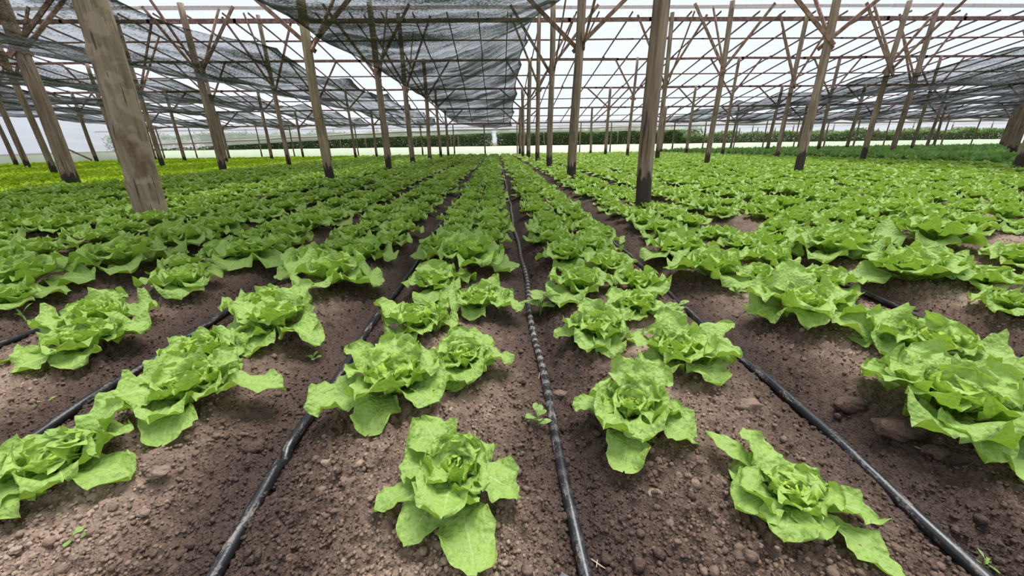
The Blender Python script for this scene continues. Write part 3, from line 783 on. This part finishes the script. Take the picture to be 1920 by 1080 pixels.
def post(x, y, r, rt=None, mat=M_POST, lean=(0, 0), label='', braces=True, ztop=None, bow=0.02, pid=0, long_b=True, name='timber_post', knots=0):
    rr = random.Random(int(x*131 + y*977) & 0xffff)
    g = gz(x, y) if y < Y_FAR else 0.0
    zt = (roof_z(y) - 0.06) if ztop is None else ztop
    e = empty(name, (x, y, g - 0.05)); hh = zt - g + 0.05
    rt = rt or r * 0.8
    n = 18 if r > 0.09 and y < 12 else 10; sg = 34 if y < 12 else 12
    V = []
    b1, b2 = rr.uniform(-bow, bow), rr.uniform(-bow, bow); ph = rr.random()*6.28
    for k in range(sg + 1):
        t = k / sg; zz = hh * t
        cx = lean[0]*t + b1*math.sin(math.pi*t*1.7 + ph); cy = lean[1]*t + b2*math.sin(math.pi*t*1.3 + ph)
        cx -= b1*math.sin(ph); cy -= b2*math.sin(ph)
        rad = r + (rt - r)*t
        for i in range(n):
            a = 2*math.pi*i/n
            q = 1 + 0.05*math.sin(2*a + ph + t*2) + 0.035*math.sin(5*a + 7*t + ph) + rr.uniform(-0.018, 0.018)
            if knots:
                for kz, ka, ks in ((0.17, 4.3, 0.16), (0.36, 4.9, 0.22), (0.52, 5.0, 0.12), (0.62, 4.2, 0.18), (0.80, 5.4, 0.1)):
                    da = (a - ka + math.pi) % (2*math.pi) - math.pi
                    q += ks * math.exp(-((t-kz)/0.022)**2 - (da/0.45)**2)
            V.append((cx + math.cos(a)*rad*q, cy + math.sin(a)*rad*q, zz))
    F = []
    for k in range(sg):
        for i in range(n):
            j = (i+1) % n; F.append((k*n+i, k*n+j, k*n+n+j, k*n+n+i))
    me = bpy.data.meshes.new('trunk'); me.from_pydata(V, [], F + [tuple(range(sg*n, sg*n+n))])
    me.polygons.foreach_set('use_smooth', [True]*len(me.polygons)); me.materials.append(mat); me.update()
    make('trunk', me, e)
    tag(e, label, 'post', 'timber posts holding up the greenhouse roof')
    if braces:
        zj = min(H + 2.0, zt - 1.15) - (g - 0.05); tj = zj / hh
        px, py = lean[0]*tj, lean[1]*tj
        for sx in (-1, 1):
            if rr.random() < 0.06: continue
            lat = rr.uniform(1.15, 1.5); zz = zj + rr.uniform(-0.12, 0.12)
            top = (roof_z(y) - 0.12) - (g - 0.05)
            m = MB(); yo = -(r*0.85 + 0.02) * rr.choice((-1, 1))
            m.beam((px - sx*0.10, py + yo, zz - 0.12), (px + sx*lat, py + yo*0.6, top), 0.035, 0.085, side=(0, 1, 0))
            m.build('brace', M_BRACE, e)
        if long_b and y < 19:
            for sy in (-1, 1):
                if rr.random() < 0.35: continue
                lat = rr.uniform(1.3, 1.7); yt = y + sy*lat
                if yt > EAVE_Y: continue
                top = roof_z(yt) - 0.1 - (g - 0.05)
                m = MB(); m.beam((px + r*0.9, py - sy*0.1, zj - 0.1), (px + r*0.9 + rr.uniform(-.05, .25), py + sy*lat, top), 0.035, 0.08, side=(1, 0, 0))
                m.build('brace', M_BRACE, e)
    return e
X0, DX = 1.80, 5.58
cols = [X0 + DX*k for k in range(-6, 9)]
special = {(0, -1): (-4.38, 5.15, 0.165, 0.150), (0, 0): (1.93, 5.2, 0.098, 0.088), (1, -2): (-9.85, 9.73, 0.15, 0.12), (1, -1): (-3.95, 9.73, 0.10, 0.085)}
rown = ['first', 'second', 'third', 'fourth', 'fifth', 'sixth', 'seventh']
for ri, yr in enumerate(ROWS[:-1]):
    for ci, xc in enumerate(cols):
        c = ci - 6
        if ri == 0 and c not in (-1, 0): continue
        p = to_px([[xc, yr, 0.3], [xc, yr, 3.5]])
        if max(p[0]) < -150 or min(p[0]) > 2100: continue
        if xc < X_LEFT + 0.3: continue
        x, y, r, rt = xc + rnd.uniform(-0.06, 0.06), yr + rnd.uniform(-0.08, 0.08), rnd.uniform(0.085, 0.115), None
        mat = M_POST; kn = 0; lean = (rnd.uniform(-0.10, 0.10), rnd.uniform(-0.1, 0.1))
        if (ri, c) in special: x, y, r, rt = special[(ri, c)]
        sidew = 'left' if xc < 0.2 else 'right'
        nn = -c if c < 0 else c + 1
        lab = 'weathered timber post, %s row back, %s post %s of the middle hose' % (rown[ri], ordinal(nn), sidew)
        br = True
        if (ri, c) == (0, -1): mat = M_BARK; kn = 1; lean = (0.05, 0.02); lab = 'thick knotty bark covered trunk post standing among lettuces on the left'; br = False
        if (ri, c) == (0, 0): lean = (-0.06, 0.02); lab = 'thick pale post with blackened foot standing beside the far right hose'; br = False
        if (ri, c) == (1, -1): mat = M_POSTPALE; lab = 'smooth pale yellow post with forked braces left of the middle hose'; lean = (0.02, 0.0)
        if (ri, c) == (1, -2): lab = 'thick grey green post next left of the knotty trunk post'; lean = (0.0, 0)
        post(x, y, r, rt, mat, lean, lab, br, pid=ri*20+ci, knots=kn)
c = -12; k = 0
while True:
    xc = X0 + DX*0.5*c; c += 1
    if xc < X_LEFT + 0.2: continue
    if xc > X_RIGHT: break
    k += 1
    post(xc + rnd.uniform(-.05, .05), EAVE_Y, rnd.uniform(0.05, 0.075), 0.05, M_POST, (rnd.uniform(-.05, .05), 0), 'thin post under the far eave, %s counted from the left' % ordinal(k), False)

# ------------------------------------------------------------------ roof film, nets, walls
def sheet(name, fn, nu, nv, mat, attrs=None, smooth=True):
    u, v = np.meshgrid(np.linspace(0, 1, nu + 1), np.linspace(0, 1, nv + 1))
    P = fn(u.ravel(), v.ravel())
    at = {k: ('FLOAT', f(u.ravel(), v.ravel())) for k, f in (attrs or {}).items()}
    return make(name, np_mesh(name, P, grid_faces(nu, nv), mat, smooth, at))
def far_film(u, v):
    x = X_LEFT + (X_RIGHT - X_LEFT)*u; y = EAVE_Y + 0.4 + (RIDGE_Y - EAVE_Y - 0.4)*v
    return np.column_stack([x, y, H + 8.38 - 0.19*y + 0.05 + 0.02*np.sin(x*4.9)*np.sin(y*2.7)])
tag(sheet('ceiling', far_film, 240, 60, M_FILM), 'milky plastic film roof sloping down to the far eave', kind='structure')
def near_film(u, v):
    x = X_LEFT + (X_RIGHT - X_LEFT)*u; y = RIDGE_Y + (0.2 - RIDGE_Y)*v
    return np.column_stack([x, y, H + 8.38 - 0.38*RIDGE_Y + 0.19*y + 0.05 + 0.02*np.sin(x*4.9)*np.sin(y*2.7)])
tag(sheet('ceiling', near_film, 120, 30, M_FILM), 'milky plastic film roof above the front rows', kind='structure')

def net(label, L, Rr, y0, y1, sag, mat, nu=50, nv=150, seed=0, dens=None, rip=0.05):
    """L, Rr: functions y -> (x, z) of the two long edges"""
    def fn(u, v):
        y = y0 + (y1 - y0)*v
        lx = np.array([L(a)[0] for a in y]); lz = np.array([L(a)[1] for a in y]); rx = np.array([Rr(a)[0] for a in y]); rz = np.array([Rr(a)[1] for a in y])
        x = lx + (rx - lx)*u
        bay = ((y - ROWS[0]) / 4.53) % 1.0
        z = lz + (rz - lz)*u - sag*np.sin(np.pi*u)*(0.75 + 0.5*vnoise(y*0.3, u*0 + seed, seed))
        z = z - 0.16*np.sin(np.pi*bay)
        z = z + rip*(fbm(x*1.6 + seed, y*0.5, seed, 4) - 0.5)*2 + rip*0.7*(fbm(x*4 + seed, y*0.9, seed + 3, 3) - 0.5)
        edge = np.exp(-((u/0.05)**2)) + np.exp(-(((1-u)/0.05)**2))
        x = x + (np.where(u < 0.5, 1, -1)) * edge * 0.22*np.sin(np.pi*bay)
        return np.column_stack([x, y, z])
    def dn(u, v):
        return 0.5*np.exp(-((u/0.015)**2)) + 0.5*np.exp(-(((1-u)/0.02)**2)) + (dens or 0.0)
    o = sheet('shade_net', fn, nu, nv, mat, {'dense': dn})
    return tag(o, label, 'shade net', 'black shade nets hung under the roof')
yE = EAVE_Y - 0.1
def cl(y): return (-3.72, H + 2.12 - 0.7*np.clip((y-24)/12.9, 0, 1))
def cr(y): return (1.42, min(roof_z(y) - 0.35, H + 3.75) if y < 32 else roof_z(y) - 0.3)
net('black net over the middle bed with crosswise folds, high on its right', cl, cr, 3.0, yE, 0.30, M_NETC, 60, 160, 3, rip=0.10)
bays = [(-4.6, -9.2), (-10.1, -14.7), (-15.7, -20.3), (-21.3, -26.0), (-26.8, -30.2)]
for k, (a, b) in enumerate(bays):
    fa_ = lambda y, a=a: (a, H + 1.86 - 0.5*np.clip((y-26)/10.9, 0, 1))
    fb_ = lambda y, b=b, k=k: (b, H + 2.05 + 0.10*k - 0.65*np.clip((y-26)/10.9, 0, 1))
    net('black net on the left, %s strip away from the middle net' % ordinal(k + 1), fb_, fa_, 3.0, yE, 0.34, M_NETL, 44, 130, 10 + k, rip=0.16)
for k, (a, b) in enumerate([(13.3, 18.1), (18.9, 23.8), (24.6, 29.4), (30.2, 35), (35.8, 40.6), (41.4, 46.2)]):
    fa_ = lambda y, a=a, k=k: (a - (1.9*np.clip((24 - y)/16, 0, 1) if k == 0 else 0), H + 1.78 - 0.42*np.clip((y-26)/10.9, 0, 1))
    fb_ = lambda y, b=b: (b, H + 2.0 - 0.6*np.clip((y-26)/10.9, 0, 1))
    net('black net on the right, %s strip counted from its inner edge' % ordinal(k + 1), fa_, fb_, 4.0, yE, 0.30, M_NETL, 40, 110, 30 + k, rip=0.14)

# far wall: film curtain, lower on the left, its rolled edge, and the kerb
def curtain_low(x): return np.interp(x, [-30.5, -24, -10, -2, 8, 20, 50], [0.55, 0.75, 1.28, 1.46, 1.50, 1.62, 1.7])
def fw(u, v):
    x = X_LEFT + (X_RIGHT - X_LEFT)*u; top = H + 1.40; z = top + (curtain_low(x) - top)*v
    return np.column_stack([x, EAVE_Y + 0.22 + 0.03*np.sin(x*2.2 + v*3) + 0.02*np.sin(v*22 + x*0.3), z])
tag(sheet('wall_far', fw, 260, 12, M_WALLFILM), 'translucent film curtain hanging from the far eave', kind='structure')
m = MB(); xs_ = np.linspace(X_LEFT, X_RIGHT, 90)
m.tube([(x, EAVE_Y + 0.12, float(curtain_low(x)) + 0.32 + 0.02*math.sin(x*1.3)) for x in xs_], 0.085, 10)
tag(m.build('rolled_curtain', M_ROLL, None, True), 'beige rolled up film tube strung across the far opening', 'curtain roll')
M_SKIRT = mat_plain('kerb_film', (0.50, 0.58, 0.42), 0.6, 0.06)
def kf(u, v):
    x = X_LEFT + (X_RIGHT - X_LEFT)*u
    return np.column_stack([x, Y_FAR - 0.25 + 0.95*v + 0.012*np.sin(x*3.1) + 0.02*np.sin(x*7 + v*4), -0.45 + 0.84*v**0.8 + 0.008*np.sin(x*1.7)*v])
tag(sheet('kerb', kf, 300, 4, M_SKIRT), 'low pale plastic covered kerb along the far end of the field', kind='structure')
def kl(u, v):
    y = 6 + (Y_FAR + 0.2 - 6)*u
    return np.column_stack([X_LEFT + 0.75 - 0.7*v + 0.012*np.sin(y*3.1), y, -0.45 + 0.84*v**0.8])
tag(sheet('kerb', kl, 150, 4, M_SKIRT), 'low pale plastic covered kerb along the left side of the field', kind='structure')
def lw(u, v):
    y = 6 + (EAVE_Y + 0.2 - 6)*u
    rz = np.where(y >= RIDGE_Y, H + 8.38 - 0.19*y, H + 8.38 - 0.38*RIDGE_Y + 0.19*y)
    return np.column_stack([X_LEFT - 0.05 - 0.04*np.sin(v*30 + y*0.4) - 0.05*np.sin(y*1.1), y, 0.3 + (rz - 0.3)*v])
tag(sheet('wall_left', lw, 120, 24, M_WALLFILM), 'translucent film wall closing the left gable', kind='structure')

# ------------------------------------------------------------------ beyond the far wall
def foliage(name, x0, x1, y0, y1, h, n, label, leafs=0.075, seed=1, gaps=None, kind='stuff', hvar=0.3):
    r = np.random.default_rng(seed)
    x = x0 + (x1 - x0)*r.random(n); y = y0 + (y1 - y0)*r.random(n)**1.3
    top = h * (1 - hvar + 2*hvar*fbm(x*0.9, y*0.5, seed, 3))
    z = top * (1 - r.random(n)**1.6) + 0.03
    a = r.random(n)*6.283; e = (r.random(n) - 0.5)*2.0; L = leafs*(0.6 + 0.8*r.random(n))
    d = np.stack([np.cos(a)*np.cos(e), np.sin(a)*np.cos(e), np.sin(e)], 1)
    s = np.cross(d, np.array([0, 0, 1.0]) + 0.3*(r.random((n, 3)) - 0.5)); s /= np.linalg.norm(s, axis=1)[:, None]
    nn = np.cross(s, d); c = np.stack([x, y, z], 1); L = L[:, None]
    P = np.stack([c, c + d*L*0.5 + s*L*0.32 + nn*L*0.12, c + d*L*1.1 - nn*L*0.1, c + d*L*0.5 - s*L*0.32 + nn*L*0.12], 1).reshape(-1, 3)
    F = np.arange(n*4).reshape(-1, 4)
    U = np.tile(np.array([[0.3, 0.1, 0], [1, 0.5, 0], [0.3, 1, 0], [-1, 0.5, 0]]), (n, 1))
    o = make(name, np_mesh(name, P, F, M_HEDGE, False, {'leafuv': ('FLOAT_VECTOR', U), 'age': ('FLOAT', np.repeat(r.random(n), 4)), 'tint': ('FLOAT', np.repeat(r.random(n)*0.8, 4))}))
    return tag(o, label, 'plants', kind=kind)
foliage('hedge_foliage', -26.5, -0.42, 38.7, 40.6, 1.55, 52000, 'dense dark green tall plants beyond the kerb, left of the path', 0.13, 1)
foliage('hedge_foliage', 0.04, 17.5, 38.7, 40.6, 1.60, 40000, 'dense dark green tall plants beyond the kerb, right of the path', 0.13, 2)
foliage('hedge_foliage', 17.5, 50, 38.7, 40.8, 1.25, 46000, 'lower shaggy green plants beyond the kerb at far right', 0.13, 3, hvar=0.45)
foliage('hedge_foliage', -40, -1.2, 44, 46, 1.75, 16000, 'second dark line of plants glimpsed behind the left hedge', 0.2, 4)
foliage('hedge_foliage', 0.9, 22, 44, 46, 1.75, 12000, 'second dark line of plants glimpsed behind the right hedge', 0.2, 5)
rs = random.Random(5)
for k, x in enumerate([-20.5, -15.8, -14.2, -11.9, -7.4, -4.2, -3.5, 2.6, 4.4, 7.7, 11.2, 14.5, 18, 19.5, 21, 22.6, 24.4, 26, 28.5, 31, 33.5, 36, 38.5]):
    pm = post(x, 38.55, 0.05, 0.045, M_POSTPALE, (rs.uniform(-.05, .05), 0), 'short wooden stake in front of the far plants, %s from the left' % ordinal(k+1), False, ztop=rs.uniform(1.45, 1.75), name='stake')
    pm['category'] = 'stake'; pm['group'] = 'stakes along the far plants'
# the neighbouring greenhouse: posts and film low behind the plants
for k, x in enumerate(np.arange(-39, 66, 5.0)):
    pm = post(float(x), 50, 0.07, 0.06, M_POST, (0, 0), 'post of the neighbouring greenhouse, %s from the left' % ordinal(k+1), False, ztop=2.4, name='timber_post')
    pm['group'] = 'posts of the neighbouring greenhouse'
def nb(u, v): return np.column_stack([-45 + 115*u, 49 + 10*v + 0*u, 2.35 + 1.2*v + 0.04*np.sin(u*240)])
o = sheet('neighbour_roof_film', nb, 120, 8, M_FILM); tag(o, 'film roof of the neighbouring greenhouse beyond the hedge', 'greenhouse roof')
def nb2(u, v): return np.column_stack([-60 + 145*u, 62 + 0.1*np.sin(u*300), 0.2 + 2.6*v + 0*u])
o = sheet('neighbour_wall_film', nb2, 200, 6, M_WALLFILM); tag(o, 'pale film wall of the neighbouring greenhouse far behind', 'greenhouse wall')
for k, (yy, zz) in enumerate([(49, 2.30), (53, 2.75), (57, 3.2)]):
    m = MB(); m.beam((-45, yy, zz), (70, yy, zz), 0.06, 0.09); tag(m.build('neighbour_beam', M_PURLIN), 'beam of the neighbouring greenhouse, %s from the hedge' % ordinal(k+1), 'beam')
# at the left wall: a leaning plank and a dark blue tube frame
x, y = ground_pt(190, 296, 0.1); m = MB(); m.beam((x, 29.5, 0.0), (x - 2.6, 29.8, 1.25), 0.05, 0.11)
tag(m.build('plank', M_BRACE), 'grey plank leaning near the left wall behind the posts', 'plank')
def at_depth(px, y, z=0.0):
    lo, hi = -60, 60
    for _ in range(50):
        mid = (lo+hi)/2
        if to_px([[mid, y, z]])[0][0] < px: lo = mid
        else: hi = mid
    return lo
x = at_depth(240, 30.5, 0.5); m = MB(); m.tube([(x-.35, 30.5, 0), (x-.35, 30.5, .82), (x-.28, 30.5, .92), (x+.38, 30.5, .92), (x+.45, 30.5, .82), (x+.45, 30.5, 0)], 0.035, 8)
tag(m.build('tube_frame', M_BLUE, None, True), 'dark blue bent tube frame standing near the left wall', 'frame')

# ------------------------------------------------------------------ weeds, straws, small things
def weed(px, py, hpx, nleaf, label, spread=1.0, narrow=0.35, seed=0, mat=None, upright=55):
    x, y = ground_pt(px, py, 0.06); z = gz(x, y); x, y = ground_pt(px, py, z)
    dep = to_px([[x, y, z]])[2][0]; s = hpx * dep / FPX
    e = empty('weed_seedling', (x, y, z)); r = np.random.default_rng(seed)
    tag(e, label, 'weed', 'small weeds on the soil')
    m = MB(); m.tube([(0, 0, -0.003), (0.04*s, 0, s*0.3), (0.0, 0.03*s, s*0.62)], [0.035*s, 0.03*s, 0.02*s], 6); m.build('stem', M_STEM, e, True)
    for i in range(nleaf):
        P, U = leaf(s*0.62*(0.7 + 0.5*r.random()), s*narrow*(0.8+0.4*r.random()), math.radians(upright*r.random() + 8), math.radians(-15 + 30*r.random()), 4, 7, r, 0.10, 0.1, 1.5, 0.15)
        a = i*2.4 + r.random()*0.5; c, sn = math.cos(a), math.sin(a)
        zz = s*(0.25 + 0.4*i/max(nleaf-1, 1))
        P = np.stack([(P[:, 0]*spread)*c - P[:, 1]*sn, P[:, 0]*spread*sn + P[:, 1]*c, P[:, 2] + zz], 1)
        me = np_mesh('leaf', P, grid_faces(4, 7), mat or M_WEED, True, {'leafuv': ('FLOAT_VECTOR', U), 'age': ('FLOAT', np.full(len(P), r.random())), 'tint': ('FLOAT', np.full(len(P), 0.2))})
        make('leaf', me, e)
weed(1008, 806, 52, 7, 'pale green weed with narrow leaves just left of the middle hose', 0.9, 0.26, 1)
weed(1012, 596, 62, 8, 'grey green weed between the middle hose and the right lettuces', 1.0, 0.4, 2)
weed(1040, 580, 46, 7, 'small spreading weed under the curled leaf right of the middle hose', 1.1, 0.42, 3)
weed(590, 682, 24, 5, 'tiny seedling on the dark soil left of the left hose', 1.0, 0.4, 4)
weed(92, 772, 34, 5, 'yellowish seedling by the leftmost hose near the left edge', 1.0, 0.22, 5)
weed(55, 618, 46, 4, 'thin upright weed on the left bed near the edge', 0.7, 0.12, 6, upright=80)
weed(145, 1020, 34, 4, 'small ragged seedling at the lower left on bare soil', 1.0, 0.45, 7)
weed(1838, 1068, 44, 5, 'yellow green grassy weed at the bottom right corner', 0.9, 0.16, 8, upright=75)
weed(1918, 918, 30, 5, 'small round leaved weed at the right edge', 1.0, 0.5, 9)
weed(1265, 600, 40, 6, 'weed beside the right hose behind the tall lettuce', 0.9, 0.4, 10)
weed(1222, 835, 20, 4, 'tiny seedling under the notched leaf', 1.0, 0.5, 11)
weed(1412, 1078, 16, 4, 'tiny sprout at the bottom edge below the front right lettuce', 1.0, 0.45, 12)
weed(1636, 1052, 12, 3, 'tiny sprout right of the front right lettuce', 1.0, 0.45, 13)
weed(1378, 560, 34, 6, 'small weed touching the right hose further back', 1.0, 0.4, 14)
weed(1480, 470, 40, 7, 'grey green weed beside the far right hose', 1.0, 0.4, 15)
def straw(pts, r, label, name='straw', mat=None):
    w = []
    for px, py, dz in pts:
        x, y = ground_pt(px, py, 0.08); z = gz(x, y) + 0.008 + dz; x, y = ground_pt(px, py, z); w.append((x, y, z + 0.004))
    m = MB(); m.tube(w, r, 6); tag(m.build(name, mat or M_STRAW, None, True), label, 'straw', 'dry bits on the soil')
straw([(1398, 653, 0), (1412, 643, .004), (1426, 634, .006)], 0.004, 'pale dry stick lying right of the tall lettuce')
straw([(1108, 1050, 0), (1128, 1064, .004), (1152, 1078, 0)], 0.0018, 'dry yellow straw at the bottom edge right of the middle hose')
straw([(1120, 1052, .003), (1118, 1066, .003)], 0.0012, 'short straw fork beside the dry yellow straw')
straw([(1336, 990, 0), (1346, 1012, .004), (1352, 1030, 0)], 0.0012, 'thin root fibre left of the front right lettuce')
straw([(1692, 845, 0), (1712, 838, .008), (1732, 846, .004)], 0.0018, 'pale root fibre lying before the largest clod')
straw([(1904, 1032, 0), (1906, 1050, .003)], 0.0014, 'thin straw near the bottom right edge')
straw([(1010, 712, 0), (1012, 700, .004)], 0.0012, 'tiny straw beside the middle hose above the tan stone')
# dry scrap of leaf
x, y = ground_pt(708, 968, 0.08); z = gz(x, y)
P, U = leaf(0.075, 0.03, 0.3, -0.2, 5, 8, np.random.default_rng(3), 0.5, 0.2, 3)
o = make('dry_leaf', np_mesh('dry_leaf', P, grid_faces(5, 8), M_DRYLEAF, True), None, (x - 0.01, y - 0.02, z + 0.012)); o.rotation_euler = (0.2, 0, 1.4)
tag(o, 'withered yellow leaf scrap left of the front middle lettuce', 'leaf scrap')
# edge of a pale wet film on the ground before the beds
FE = ground_pt(1000, 1068, 0.05)[1]
def ef(u, v):
    x = -0.02 + 0.21*u; y = 0.40 + (FE - 0.40)*v + 0.006*np.sin(u*21) * v - 0.03*(u-0.4)**2
    return np.column_stack([x, y, ground_h(x, y, False) + 0.022 + 0.003*np.sin(u*30 + v*9)])
o = sheet('ground_film', ef, 50, 12, M_WALLFILM); tag(o, 'crumpled clear plastic film edge at the bottom of the photo', 'plastic film')
